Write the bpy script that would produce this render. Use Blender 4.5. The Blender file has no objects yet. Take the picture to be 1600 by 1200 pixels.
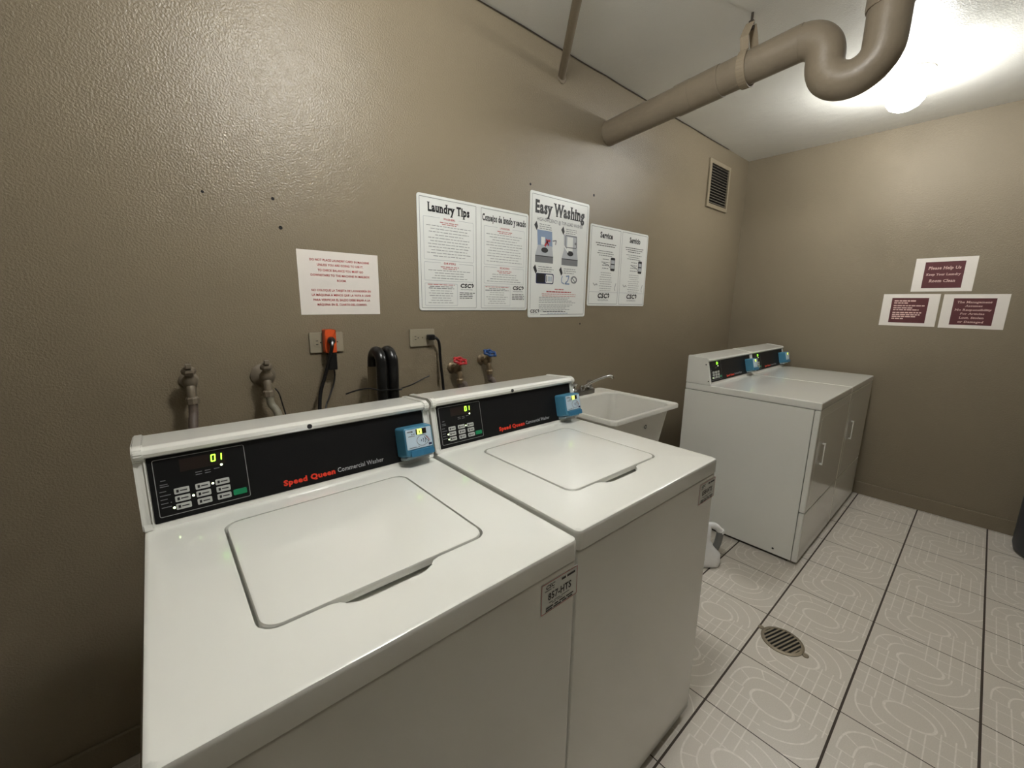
import bpy, bmesh, math, random
from mathutils import Vector, Matrix

S = bpy.context.scene
COL = S.collection
R3 = lambda *a: Vector(a)
def lin(r, g, b):
    f = lambda c: (c/255)/12.92 if c/255 <= .04045 else ((c/255+.055)/1.055)**2.4
    return (f(r), f(g), f(b), 1)

# ------------------------------------------------------------------ camera, world, exposure
FOCAL_PX, ROOM_X, ROOM_Z = 643.08, 4.008, 2.586
cam_d = bpy.data.cameras.new('camera'); cam_d.sensor_fit = 'HORIZONTAL'; cam_d.sensor_width = 36
cam_d.lens = 36*FOCAL_PX/1600; cam_d.clip_start = .02
cam = bpy.data.objects.new('camera', cam_d); COL.objects.link(cam)
cam.location = (0.0614, -1.5454, 1.3995); cam.rotation_euler = (1.3751, -0.0137, -0.7134)
S.camera = cam
w = bpy.data.worlds.new('world'); S.world = w; w.use_nodes = True
w.node_tree.nodes['Background'].inputs[0].default_value = (.5, .45, .38, 1)
w.node_tree.nodes['Background'].inputs[1].default_value = 0.0
vs = S.view_settings
vs.view_transform = 'Standard'; vs.look = 'None'; vs.gamma = 1; vs.use_curve_mapping = False; vs.exposure = 1.58
LAMP_STRENGTH = {'far': 41.0, 'near': 60.0}
LAMP_COLOR = (1.0, .995, .965, 1)
LAMPS = {'far': (3.165, -1.068), 'near': (0.67, -1.06)}

# ------------------------------------------------------------------ node expression helper + materials
class X:
    """a socket wrapped so that shader maths can be written as expressions"""
    nt = None
    def __init__(s, v): s.v = v
    @staticmethod
    def m(op, *a):
        n = X.nt.nodes.new('ShaderNodeMath'); n.operation = op
        for i, q in enumerate(a):
            if isinstance(q, X): X.nt.links.new(q.v, n.inputs[i])
            else: n.inputs[i].default_value = q
        return X(n.outputs[0])
    def __add__(s, o): return X.m('ADD', s, o)
    def __sub__(s, o): return X.m('SUBTRACT', s, o)
    def __rsub__(s, o): return X.m('SUBTRACT', o, s)
    def __mul__(s, o): return X.m('MULTIPLY', s, o)
    def __truediv__(s, o): return X.m('DIVIDE', s, o)
    def abs(s): return X.m('ABSOLUTE', s)
    def fract(s): return X.m('FRACT', s)
    def floor(s): return X.m('FLOOR', s)
    def pow(s, e): return X.m('POWER', s, e)
    def lt(s, o): return X.m('LESS_THAN', s, o)
    def gt(s, o): return X.m('GREATER_THAN', s, o)
    def max(s, o): return X.m('MAXIMUM', s, o)
    def min(s, o): return X.m('MINIMUM', s, o)

def new_mat(name):
    m = bpy.data.materials.new(name); m.use_nodes = True
    nt = m.node_tree; X.nt = nt
    return m, nt, nt.nodes['Principled BSDF']
def coords(nt, kind='Object'):
    return nt.nodes.new('ShaderNodeTexCoord').outputs[kind]
def noise(nt, vec, scale, detail=3, rough=.5):
    n = nt.nodes.new('ShaderNodeTexNoise'); nt.links.new(vec, n.inputs['Vector'])
    n.inputs['Scale'].default_value = scale; n.inputs['Detail'].default_value = detail; n.inputs['Roughness'].default_value = rough
    return n.outputs['Fac']
def mixc(nt, fac, a, b):
    n = nt.nodes.new('ShaderNodeMix'); n.data_type = 'RGBA'
    if isinstance(fac, (int, float)): n.inputs[0].default_value = fac
    else: nt.links.new(fac, n.inputs[0])
    for i, c in ((6, a), (7, b)):
        if isinstance(c, tuple): n.inputs[i].default_value = c
        else: nt.links.new(c, n.inputs[i])
    return n.outputs[2]
def bump(nt, bs, h, strength, dist=.002):
    n = nt.nodes.new('ShaderNodeBump'); n.inputs['Strength'].default_value = strength; n.inputs['Distance'].default_value = dist
    nt.links.new(h, n.inputs['Height']); nt.links.new(n.outputs[0], bs.inputs['Normal'])
def mat(name, c, rough=.5, metal=0, var=.06, vscale=25, bmp=0, bscale=200, coat=0, spec=.5):
    """plain painted / plastic / metal surface with a little procedural unevenness"""
    m, nt, bs = new_mat(name)
    co = coords(nt)
    n = noise(nt, co, vscale)
    d = tuple(v*(1-var) for v in c[:3])+(1,); l = tuple(min(1, v*(1+var)) for v in c[:3])+(1,)
    nt.links.new(mixc(nt, n, d, l), bs.inputs['Base Color'])
    bs.inputs['Roughness'].default_value = rough; bs.inputs['Metallic'].default_value = metal
    bs.inputs['Specular IOR Level'].default_value = spec
    bs.inputs['Coat Weight'].default_value = coat; bs.inputs['Coat Roughness'].default_value = .08
    if bmp: bump(nt, bs, noise(nt, co, bscale, 2), bmp)
    return m
def glow(name, c, strength):
    m, nt, bs = new_mat(name)
    bs.inputs['Base Color'].default_value = c; bs.inputs['Emission Color'].default_value = c
    bs.inputs['Emission Strength'].default_value = strength
    return m

def wall_paint(name, c, rough=.27):
    m, nt, bs = new_mat(name)
    co = coords(nt)
    big = noise(nt, co, 1.3, 4, .6)
    d = tuple(v*.93 for v in c[:3])+(1,); l = tuple(v*1.06 for v in c[:3])+(1,)
    nt.links.new(mixc(nt, big, d, l), bs.inputs['Base Color'])
    bs.inputs['Roughness'].default_value = rough; bs.inputs['Specular IOR Level'].default_value = .38
    h = X(noise(nt, co, 185, 2, .5))*1.0 + X(noise(nt, co, 6, 2, .5))*.7
    bump(nt, bs, h.v, .62, .0031)
    return m
def ceiling_paint():
    m, nt, bs = new_mat('ceiling_white')
    co = coords(nt)
    nt.links.new(mixc(nt, noise(nt, co, 2.2, 4), lin(222, 221, 214), lin(236, 235, 228)), bs.inputs['Base Color'])
    bs.inputs['Roughness'].default_value = .45
    h = X(noise(nt, co, 150, 3))*1.0 + X(noise(nt, co, 14, 3))*1.5
    bump(nt, bs, h.v, .5, .003)
    return m

def tile_floor():
    m, nt, bs = new_mat('patterned_floor_tile')
    co = coords(nt)
    sp = nt.nodes.new('ShaderNodeSeparateXYZ'); nt.links.new(co, sp.inputs[0])
    tx, ty = .3211, .3282
    a = (X(sp.outputs[0])-1.4159)/tx + 40; b = (X(sp.outputs[1])+1.078)/(-ty) + 40
    u, v = a.fract(), b.fract()
    eu = u.min(1-u)*tx; ev = v.min(1-v)*ty
    grout = eu.lt(.0019).max(ev.lt(.0036))
    # the printed motif: a ring inside rounded rings with spokes, and a block of little bricks
    par = (a.floor()/2).fract()*2
    u = (par-u).abs()
    def line(d, at, wd): return (d-at).abs().lt(wd)
    cu, cv = u-.5, v-.5
    r = (cu*cu+cv*cv).pow(.5)
    rl = (cu*cu*1.0+cv*cv*.55).pow(.5)
    sq = (cu.abs().pow(3.0)+cv.abs().pow(3.0)).pow(1/3.0)
    quad_a = cu.gt(0)*cv.lt(0); quad_b = cu.lt(0)*cv.gt(0)
    pat = line(rl, .150, .010)
    pat = pat.max(line(sq, .30, .008)*quad_a).max(line(sq, .43, .008)*quad_a)
    pat = pat.max(line(r, .27, .007)*quad_b).max(line(r, .41, .007)*quad_b).max(line(r, .55, .007)*quad_b)
    ang = X.m('ARCTAN2', cv, cu)
    pat = pat.max((ang*(12/6.28318)).fract().lt(.06)*sq.gt(.30)*sq.lt(.43)*quad_a)
    rows = v*9.5
    cells = rows.fract().lt(.11).max((u*4.6+.35).fract().lt(.05))
    pat = pat.max(cells*(1-quad_a)*(1-quad_b)*rl.gt(.165))
    blur = X(noise(nt, co, 60, 3))
    pat = pat*(blur*1.1-.05).max(0).min(.75)
    spk = noise(nt, co, 260, 2, .7)
    body = mixc(nt, spk, lin(184, 178, 167), lin(220, 213, 202))
    body = mixc(nt, noise(nt, co, 3.0, 4), body, mixc(nt, .5, body, lin(206, 198, 186)))
    wornpat = mixc(nt, pat.v, body, lin(242, 236, 228))
    nt.links.new(mixc(nt, grout.v, wornpat, lin(66, 56, 48)), bs.inputs['Base Color'])
    rr = grout*.5 + .34
    nt.links.new(rr.v, bs.inputs['Roughness'])
    h = (1-grout)*1.0 + pat*.15
    bump(nt, bs, h.v, .5, .002)
    return m

M = dict(
    wall=wall_paint('taupe_wall_gloss', lin(132, 121, 101)), wallfar=wall_paint('taupe_wall_satin', lin(132, 121, 101), .5),
    ceil=ceiling_paint(), floor=tile_floor(),
    white=mat('white_enamel', lin(226, 226, 219), .16, var=.015, vscale=8, coat=.6),
    whitein=mat('white_enamel_recess', lin(200, 200, 194), .4, var=.02),
    sheet=mat('glossy_white_poster', lin(228, 230, 226), .28, var=.01),
    paper=mat('white_paper', lin(226, 220, 212), .7, var=.03, vscale=40),
    ink=mat('black_ink', lin(28, 28, 30), .45), greyink=mat('grey_ink', lin(118, 120, 122), .5),
    lightink=mat('pale_grey_ink', lin(178, 182, 186), .5), blueink=mat('blue_grey_ink', lin(128, 148, 176), .5),
    midink=mat('mid_grey_ink', lin(150, 152, 152), .5), dullred=mat('faded_red_ink', lin(186, 112, 112), .5),
    redink=mat('red_ink', lin(176, 42, 48), .5), maroon=mat('maroon_print', lin(86, 36, 40), .55, var=.12, vscale=60),
    pinkink=mat('pale_lettering', lin(222, 190, 180), .6), navy=mat('navy_ink', lin(36, 44, 78), .5),
    black=mat('black_panel', lin(15, 15, 16), .5, var=.1, spec=.25), blackrub=mat('black_rubber', lin(16, 16, 17), .28, var=.2),
    window=mat('dark_display_window', lin(38, 30, 26), .4, spec=.25),
    key=mat('grey_key', lin(190, 192, 188), .4), keyline=mat('grey_line', lin(150, 152, 150), .4),
    start=mat('green_key', lin(28, 132, 88), .35), red=mat('red_lettering', lin(226, 62, 40), .4),
    silver=mat('silver_lettering', lin(176, 178, 182), .35),
    blue=mat('blue_reader_plastic', lin(66, 124, 152), .35, var=.05), bluedark=mat('deep_blue_plastic', lin(52, 112, 146), .4),
    label=mat('pale_blue_label', lin(196, 214, 228), .35), clear=mat('pale_grey_plastic', lin(172, 186, 192), .3),
    digit=glow('green_digit', (.25, 1, .03, 1), 2.2), led=glow('white_green_light', (.75, 1, .45, 1), 3.0),
    lcd=glow('lime_screen', (.62, .95, .08, 1), 1.3),
    pipe=mat('painted_iron_pipe', lin(134, 122, 104), .42, var=.1, vscale=12, bmp=.5, bscale=60),
    pipeband=mat('bare_taped_band', lin(150, 136, 114), .6, var=.12),
    rod=mat('dark_steel_rod', lin(70, 62, 54), .5, metal=.4),
    brass=mat('weathered_brass', lin(120, 104, 80), .45, metal=.5, var=.2, vscale=60),
    galv=mat('dull_painted_metal', lin(118, 108, 92), .5, metal=.2, var=.15, vscale=60),
    braid=mat('grey_brown_hose', lin(92, 80, 72), .55, var=.2, vscale=200), greyhose=mat('pale_grey_hose', lin(128, 124, 108), .5, var=.2, vscale=90),
    redpaint=mat('red_handle_paint', lin(170, 36, 40), .4), bluepaint=mat('blue_handle_paint', lin(30, 66, 118), .4),
    plate=mat('cream_faceplate', lin(150, 142, 122), .4), slot=mat('dark_slot', lin(22, 20, 18), .7),
    orange=mat('orange_plastic', lin(214, 84, 34), .4),
    chrome=mat('chrome', lin(205, 205, 205), .16, metal=1), deck=mat('dark_chrome', lin(120, 116, 110), .3, metal=.9),
    sink=mat('white_moulded_plastic', lin(216, 214, 206), .35, var=.02),
    bin=mat('charcoal_plastic', lin(46, 48, 54), .5), drain=mat('tarnished_drain_metal', lin(136, 126, 108), .45, metal=.6, var=.15, vscale=80),
    ventm=mat('painted_vent_frame', lin(140, 129, 108), .42), louvre=mat('grey_louvre', lin(112, 104, 90), .5),
    hole=mat('dark_void', lin(14, 13, 12), .9), greygrip=mat('grey_plastic_sleeve', lin(112, 112, 110), .3),
    jug=mat('white_gloss_plastic', lin(232, 232, 230), .3), kick=mat('dark_kick_plate', lin(60, 56, 50), .6),
    lampring=mat('white_porcelain', lin(225, 222, 214), .3),
)

# ------------------------------------------------------------------ mesh builder
class Fr:
    """a flat frame: origin, right, up, outward"""
    def __init__(s, o, u, v, n=None):
        s.o, s.u, s.v = Vector(o), Vector(u).normalized(), Vector(v).normalized()
        s.n = Vector(n) if n else s.u.cross(s.v)
    def __call__(s, a, b, d=0): return s.o+s.u*a+s.v*b+s.n*d

class B:
    def __init__(s): s.bm = bmesh.new(); s.mats = []; s.mi = 0
    def use(s, m):
        if m not in s.mats: s.mats.append(m)
        s.mi = s.mats.index(m); return s
    def face(s, vs):
        try: f = s.bm.faces.new(vs)
        except ValueError: return None
        f.material_index = s.mi; return f
    def V(s, p): return s.bm.verts.new(p)
    def poly(s, pts): return s.face([s.V(p) for p in pts])
    def box(s, x0, x1, y0, y1, z0, z1, bev=0, seg=2, xf=None):
        P = [(x, y, z) for z in (z0, z1) for y in (y0, y1) for x in (x0, x1)]
        v = [s.V(p) for p in P]
        fs = [s.face([v[i] for i in q]) for q in ((0, 2, 3, 1), (4, 5, 7, 6), (0, 1, 5, 4), (2, 6, 7, 3), (0, 4, 6, 2), (1, 3, 7, 5))]
        if bev:
            es = list({e for f in fs for e in f.edges})
            r = bmesh.ops.bevel(s.bm, geom=es, offset=bev, segments=seg, affect='EDGES', profile=.5)
            for f in r['faces']: f.material_index = s.mi
            v = list({q for f in r['faces'] for q in f.verts} | {q for q in v if q.is_valid})
        if xf:
            for q in v: q.co = xf @ q.co
        return s
    def loft(s, loops, close=True, cap0=True, cap1=True):
        vl = [[s.V(p) for p in L] for L in loops]
        n = len(vl[0])
        for A, Bq in zip(vl, vl[1:]):
            for i in range(n if close else n-1):
                j = (i+1) % n
                s.face([A[i], A[j], Bq[j], Bq[i]])
        if cap0: s.face(vl[0][::-1])
        if cap1: s.face(vl[-1])
        return vl
    def prism(s, prof, f0, f1):
        """profile of 2D points placed by two functions (near end, far end)"""
        return s.loft([[f0(*p) for p in prof], [f1(*p) for p in prof]])
    def tube(s, path, r, n=12, smooth=6, caps=True, radii=None):
        P = [Vector(p) for p in path]
        if smooth and len(P) > 2:
            Q = []
            for i in range(len(P)-1):
                p0 = P[i-1] if i else P[0]*2-P[1]
                p3 = P[i+2] if i+2 < len(P) else P[-1]*2-P[-2]
                p1, p2 = P[i], P[i+1]
                for k in range(smooth):
                    t = k/smooth
                    Q.append(.5*((2*p1)+(p2-p0)*t+(2*p0-5*p1+4*p2-p3)*t*t+(3*p1-p0-3*p2+p3)*t**3))
            Q.append(P[-1]); P = Q
        T = [(P[min(i+1, len(P)-1)]-P[max(i-1, 0)]).normalized() for i in range(len(P))]
        up = Vector((0, 0, 1)) if abs(T[0].z) < .9 else Vector((1, 0, 0))
        nrm = (up-T[0]*up.dot(T[0])).normalized()
        loops = []
        for i, p in enumerate(P):
            nrm = (nrm-T[i]*nrm.dot(T[i])).normalized(); bi = T[i].cross(nrm)
            rr = radii(i/(len(P)-1)) if radii else r
            loops.append([p+(nrm*math.cos(a)+bi*math.sin(a))*rr for a in [2*math.pi*k/n for k in range(n)]])
        s.loft(loops, cap0=caps, cap1=caps); return s
    def lathe(s, prof, o, axis=(0, 0, 1), n=24, caps=True):
        """(radius, height) profile spun about an axis through o"""
        ax = Vector(axis).normalized(); t = Vector((1, 0, 0)) if abs(ax.x) < .9 else Vector((0, 1, 0))
        e1 = (t-ax*t.dot(ax)).normalized(); e2 = ax.cross(e1); o = Vector(o)
        s.loft([[o+ax*h+(e1*math.cos(a)+e2*math.sin(a))*max(r, 1e-4) for a in [2*math.pi*k/n for k in range(n)]] for r, h in prof], cap0=caps, cap1=caps)
        return s
    # printing on a frame
    def rect(s, F, u0, u1, v0, v1, d=.0006): s.poly([F(u0, v0, d), F(u1, v0, d), F(u1, v1, d), F(u0, v1, d)]); return s
    def rrect(s, F, u0, u1, v0, v1, r, d=.0006):
        s.poly([F(a, b, d) for a, b in rr(u0, u1, v0, v1, r)]); return s
    def outline(s, F, u0, u1, v0, v1, r, t, d=.0006):
        o = rr(u0, u1, v0, v1, r); i = rr(u0+t, u1-t, v0+t, v1-t, max(r-t, 1e-4))
        A = [s.V(F(a, b, d)) for a, b in o]; C = [s.V(F(a, b, d)) for a, b in i]
        for k in range(len(A)):
            j = (k+1) % len(A); s.face([A[k], A[j], C[j], C[k]])
        return s
    def slab(s, F, u0, u1, v0, v1, r, d0, d1):
        L = rr(u0, u1, v0, v1, r); s.loft([[F(a, b, d0) for a, b in L], [F(a, b, d1) for a, b in L]]); return s
    def disc(s, F, u, v, r, d=.0006, n=14, sx=1): s.poly([F(u+math.cos(2*math.pi*k/n)*r*sx, v+math.sin(2*math.pi*k/n)*r, d) for k in range(n)]); return s
    def ring(s, F, u, v, r, t, d=.0006, n=20, sx=1):
        A = [s.V(F(u+math.cos(2*math.pi*k/n)*r*sx, v+math.sin(2*math.pi*k/n)*r, d)) for k in range(n)]
        C = [s.V(F(u+math.cos(2*math.pi*k/n)*(r-t)*sx, v+math.sin(2*math.pi*k/n)*(r-t), d)) for k in range(n)]
        for k in range(n): s.face([A[k], A[(k+1) % n], C[(k+1) % n], C[k]])
        return s
    def stroke(s, F, pts, t, d=.0006):
        for (a, b), (c, e) in zip(pts, pts[1:]):
            L = math.hypot(c-a, e-b) or 1; px, py = -(e-b)/L*t/2, (c-a)/L*t/2
            s.poly([F(a+px, b+py, d), F(a-px, b-py, d), F(c-px, e-py, d), F(c+px, e+py, d)])
        return s
    def text(s, F, u, v, size, txt, align='C', width=None, bold=0, serif=False, shear=0, d=.0006):
        vs, fs, w = glyphs(txt, bold, serif)
        k = size; kx = size if width is None else width/w
        off = {'L': 0, 'C': -w*kx/2, 'R': -w*kx}[align]
        bv = [s.V(F(u+off+x*kx+shear*y*k, v+y*k, d)) for x, y in vs]
        for f in fs: s.face([bv[i] for i in f])
        return s
    def greek(s, F, u0, u1, v, h, rnd, align='C', d=.0006):
        """a line of small print that cannot be made out: broken word-length marks"""
        u = u0
        while u < u1-.002:
            L = min(rnd.uniform(.010, .026), u1-u); s.rect(F, u, u+L, v, v+h, d); u += L+.0035
        return s
    def make(s, name, parent=None, mats=None, smooth=False, loc=None):
        bmesh.ops.recalc_face_normals(s.bm, faces=s.bm.faces[:]) if not getattr(s, 'flat', False) else None
        me = bpy.data.meshes.new(name); s.bm.to_mesh(me); s.bm.free()
        for m in ([mats] if mats else s.mats): me.materials.append(M[m] if isinstance(m, str) else m)
        if smooth:
            for p in me.polygons: p.use_smooth = True
            me.set_sharp_from_angle(angle=math.radians(smooth if smooth is not True else 40))
        o = bpy.data.objects.new(name, me); COL.objects.link(o)
        if smooth: o.modifiers.new('even_normals', 'WEIGHTED_NORMAL').keep_sharp = True
        if parent: o.parent = parent
        if loc: o.location = loc
        return o

def rr(x0, x1, y0, y1, r, n=5):
    out = []
    for cx, cy, a0 in ((x1-r, y0+r, -90), (x1-r, y1-r, 0), (x0+r, y1-r, 90), (x0+r, y0+r, 180)):
        for k in range(n+1):
            a = math.radians(a0+90*k/n); out.append((cx+r*math.cos(a), cy+r*math.sin(a)))
    return out

_G = {}
def glyphs(txt, bold=0, serif=False):
    key = (txt, bold, serif)
    if key in _G: return _G[key]
    cu = bpy.data.curves.new('lettering', 'FONT'); cu.body = txt; cu.size = 1; cu.resolution_u = 2; cu.offset = bold
    if bold: cu.space_character = 1+bold*2.2
    ob = bpy.data.objects.new('lettering', cu)
    me = ob.to_mesh()
    vs = [(v.co.x, v.co.y) for v in me.vertices]; fs = [tuple(p.vertices) for p in me.polygons]
    if serif:        # slab serifs at every stem end (a short level boundary edge)
        cnt = {}
        for f in fs:
            for i in range(len(f)):
                e = tuple(sorted((f[i], f[(i+1) % len(f)]))); cnt[e] = cnt.get(e, 0)+1
        par = list(range(len(vs)))
        def root(i):
            while par[i] != i: i = par[i]
            return i
        for f in fs:
            for q in f[1:]: par[root(q)] = root(f[0])
        tall = {}
        for i, (x, y) in enumerate(vs):
            k = root(i); a = tall.get(k, (y, y)); tall[k] = (min(a[0], y), max(a[1], y))
        dots = {i for i in range(len(vs)) if tall[root(i)][1]-tall[root(i)][0] < .25}
        th = .06
        for (i, j), c in cnt.items():
            (ax, ay), (bx, by) = vs[i], vs[j]
            if c == 1 and i not in dots and abs(ay-by) < 1e-4 and .04 < abs(ax-bx) < .22:
                x0, x1 = min(ax, bx)-.075, max(ax, bx)+.075
                inside = any(abs(x-(ax+bx)/2) < .12 and y > ay+.05 for x, y in vs)
                y0, y1 = (ay, ay+th) if ay < .3 else (ay-th, ay)
                k = len(vs); vs += [(x0, y0), (x1, y0), (x1, y1), (x0, y1)]; fs.append((k, k+1, k+2, k+3))
    ob.to_mesh_clear(); bpy.data.objects.remove(ob); bpy.data.curves.remove(cu)
    x0 = min(v[0] for v in vs); x1 = max(v[0] for v in vs)
    vs = [(x-x0, y) for x, y in vs]
    _G[key] = (vs, fs, x1-x0); return _G[key]

# ------------------------------------------------------------------ tagging
def tag(o, label, cat, group=None):
    o['label'] = label; o['category'] = cat
    if group: o['group'] = group
    return o
def thing(name, label, cat, loc=(0, 0, 0), group=None):
    o = bpy.data.objects.new(name, None); COL.objects.link(o); o.location = loc
    o.empty_display_size = .1
    return tag(o, label, cat, group)
def part_label(o, label): o['label'] = label; return o
def copy_tree(o, parent=None):
    c = o.copy(); COL.objects.link(c); c.parent = parent
    for ch in list(o.children): copy_tree(ch, c)
    return c

# ------------------------------------------------------------------ the room
XW, YW = -1.8, -4.4
def structure(name, b, m, **k):
    o = b.make(name, mats=m, **k); o['kind'] = 'structure'; return o
b = B(); b.box(XW, ROOM_X, YW, 0, -.1, 0); structure('floor', b, 'floor')
b = B(); b.box(XW, ROOM_X, YW, 0, ROOM_Z, ROOM_Z+.1); structure('ceiling', b, 'ceil')
b = B(); b.use('wall').box(XW-.1, ROOM_X+.1, 0, .1, -.1, ROOM_Z+.1)
b.use('hole')
FW = Fr((0, 0, 0), (1, 0, 0), (0, 0, 1))          # the long wall seen from inside the room
for px, pz, r in ((1.505, 1.955, .006), (1.985, 1.985, .007), (1.915, 1.285, .005), (.395, 1.71, .005), (.41, 1.625, .006), (.215, 1.70, .004)):
    b.disc(FW, px, pz, r, .0005)
o = b.make('wall_left'); o['kind'] = 'structure'
b = B(); b.box(ROOM_X, ROOM_X+.1, YW, 0, -.1, ROOM_Z+.1); structure('wall_back', b, 'wallfar')
b = B(); b.box(XW, ROOM_X, YW-.1, YW, -.1, ROOM_Z+.1); structure('wall_right', b, 'wallfar')
b = B(); b.box(XW-.1, XW, YW-.1, 0, -.1, ROOM_Z+.1); structure('wall_front', b, 'wall')
b = B(); b.box(ROOM_X-.012, ROOM_X, YW, 0, 0, .095, .003); structure('baseboard_back', b, 'wall')
b = B(); b.box(XW, ROOM_X-.013, -.012, 0, 0, .095, .003); structure('baseboard_left', b, 'wall')
# rough painted joint between wall and ceiling
b = B()
rnd = random.Random(4)
pts = [(XW+i*.12, -.003-rnd.random()*.003, ROOM_Z-.003-rnd.random()*.003) for i in range(46)]
b.tube(pts, .0022, 6, 2); structure('trim_1', b, 'rod')

# ------------------------------------------------------------------ ceiling lamps
def ceiling_lamp(kind, label):
    x, y = LAMPS[kind]
    t = thing('ceiling_lamp', label, 'lamp', (x, y, ROOM_Z), 'bare globe lamps on the ceiling')
    b = B(); b.lathe([(.098, 0), (.1, -.006), (.094, -.014), (.072, -.022), (.064, -.04), (.06, -.044)], (0, 0, 0), n=36); b.make('lamp_base', t, 'lampring', smooth=True)
    b = B(); b.lathe([(.05, -.034), (.056, -.042), (.07, -.058), (.0795, -.082), (.0815, -.105), (.076, -.132), (.060, -.156), (.034, -.171), (.001, -.176)], (0, 0, 0), n=32)
    b.make('globe', t, glow('lamp_globe_glow_'+kind, LAMP_COLOR, LAMP_STRENGTH[kind]), smooth=True)
    return t
ceiling_lamp('far', 'lit white globe lamp on the ceiling near the curved pipe')
ceiling_lamp('near', 'lit white globe lamp on the ceiling above the first washer')

# ------------------------------------------------------------------ washers
HW, YF, YB = .9454, -1.071, -.345
def panel_print(b, F, w, cap, digits='01', leds=((0, 2), (1, 1), (2, 0))):
    """the writing and marks on a control panel"""
    b.use('keyline').outline(F, .008, .165, .010, .127, .004, .0012, .0008)
    b.use('window').rect(F, .050, .128, .094, .120, .0007)
    b.use('keyline')
    rnd = random.Random(7)
    for uu, vv, ww in ((.017, .082, .008), (.015, .074, .014), (.015, .070, .014), (.074, .086, .012), (.090, .086, .010), (.106, .086, .010), (.074, .081, .012), (.090, .081, .010), (.013, .060, .014), (.013, .052, .018), (.013, .044, .015), (.013, .036, .017), (.013, .028, .016)):
        b.use('greyink').greek(F, uu, uu+ww, vv, .0016, rnd, d=.0008)
    b.use('red').text(F, .232, .013, .0175, 'Speed Queen', 'L', width=.118, bold=.05, d=.0012)
    b.use('silver').text(F, .356, .014, .0165, cap, 'L', width=.122, bold=.008, d=.0012)
    return b
def seg_digits(b, F, u, v, h, txt):
    w, t = h*.48, h*.15
    S7 = {'0': 'abcdef', '1': 'bc'}
    for ch in txt:
        for q in S7[ch]:
            a = {'a': [(0, h), (w, h)], 'b': [(w, h), (w, h/2)], 'c': [(w, h/2), (w, 0)], 'd': [(0, 0), (w, 0)], 'e': [(0, 0), (0, h/2)], 'f': [(0, h/2), (0, h)]}[q]
            b.stroke(F, [(u+x+y*.08, v+y) for x, y in a], t, .0012)
        u += w*1.75
    return b
def build_console(t, w, yb, F, prof, capprof, panel_w, cap_text, leds, hole=True):
    b = B(); b.prism(prof, lambda y, z: (.004, y, z), lambda y, z: (w-.004, y, z)); b.make('console', t, 'white', smooth=30)
    for x0, x1 in ((0, .018), (w-.018, w)):
        b = B(); b.prism(capprof, lambda y, z: (x0, y, z), lambda y, z: (x1, y, z))
        bmesh.ops.bevel(b.bm, geom=b.bm.edges[:], offset=.0025, segments=2, affect='EDGES')
        b.make('console_end_cap', t, 'white', smooth=35)
    b = B(); b.slab(F, 0, panel_w, 0, .133, .002, -.002, .0006)
    cp = b.make('control_panel', t, 'black')
    b = B(); panel_print(b, F, panel_w, cap_text); b.make('panel_lettering', cp)
    b = B(); seg_digits(b, F, .1035, .1035, .0135, '01'); b.make('display_digits', cp, 'digit')
    for r_ in range(3):
        for c_ in range(3):
            u, v = (.048, .083, .1175)[c_], (.0565, .0405, .0245)[r_]
            b = B(); b.use('key').slab(F, u-.0125, u+.0125, v-.006, v+.006, .002, .0004, .0022)
            b.use('ink').rect(F, u-.009, u-.005, v-.003, v+.003, .0026).greek(F, u-.003, u+.009, v-.001, .0022, random.Random(r_*3+c_), d=.0026)
            b.make('program_button', cp)
    b = B(); b.slab(F, .134, .159, .020, .032, .002, .0004, .0022); part_label(b.make('start_button', cp, 'start'), 'green start button')
    for c_, r_ in leds:
        u, v = (.0325, .0655, .1005)[c_], (.0565, .0405, .0245)[r_]
        b = B(); b.disc(F, u, v, .0021, .0012, 10); b.make('indicator_light', cp, 'led')
    b = B(); b.disc(F, .120, .0925, .0022, .0013, 10); b.make('indicator_light', cp, 'led')
    return cp
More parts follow.
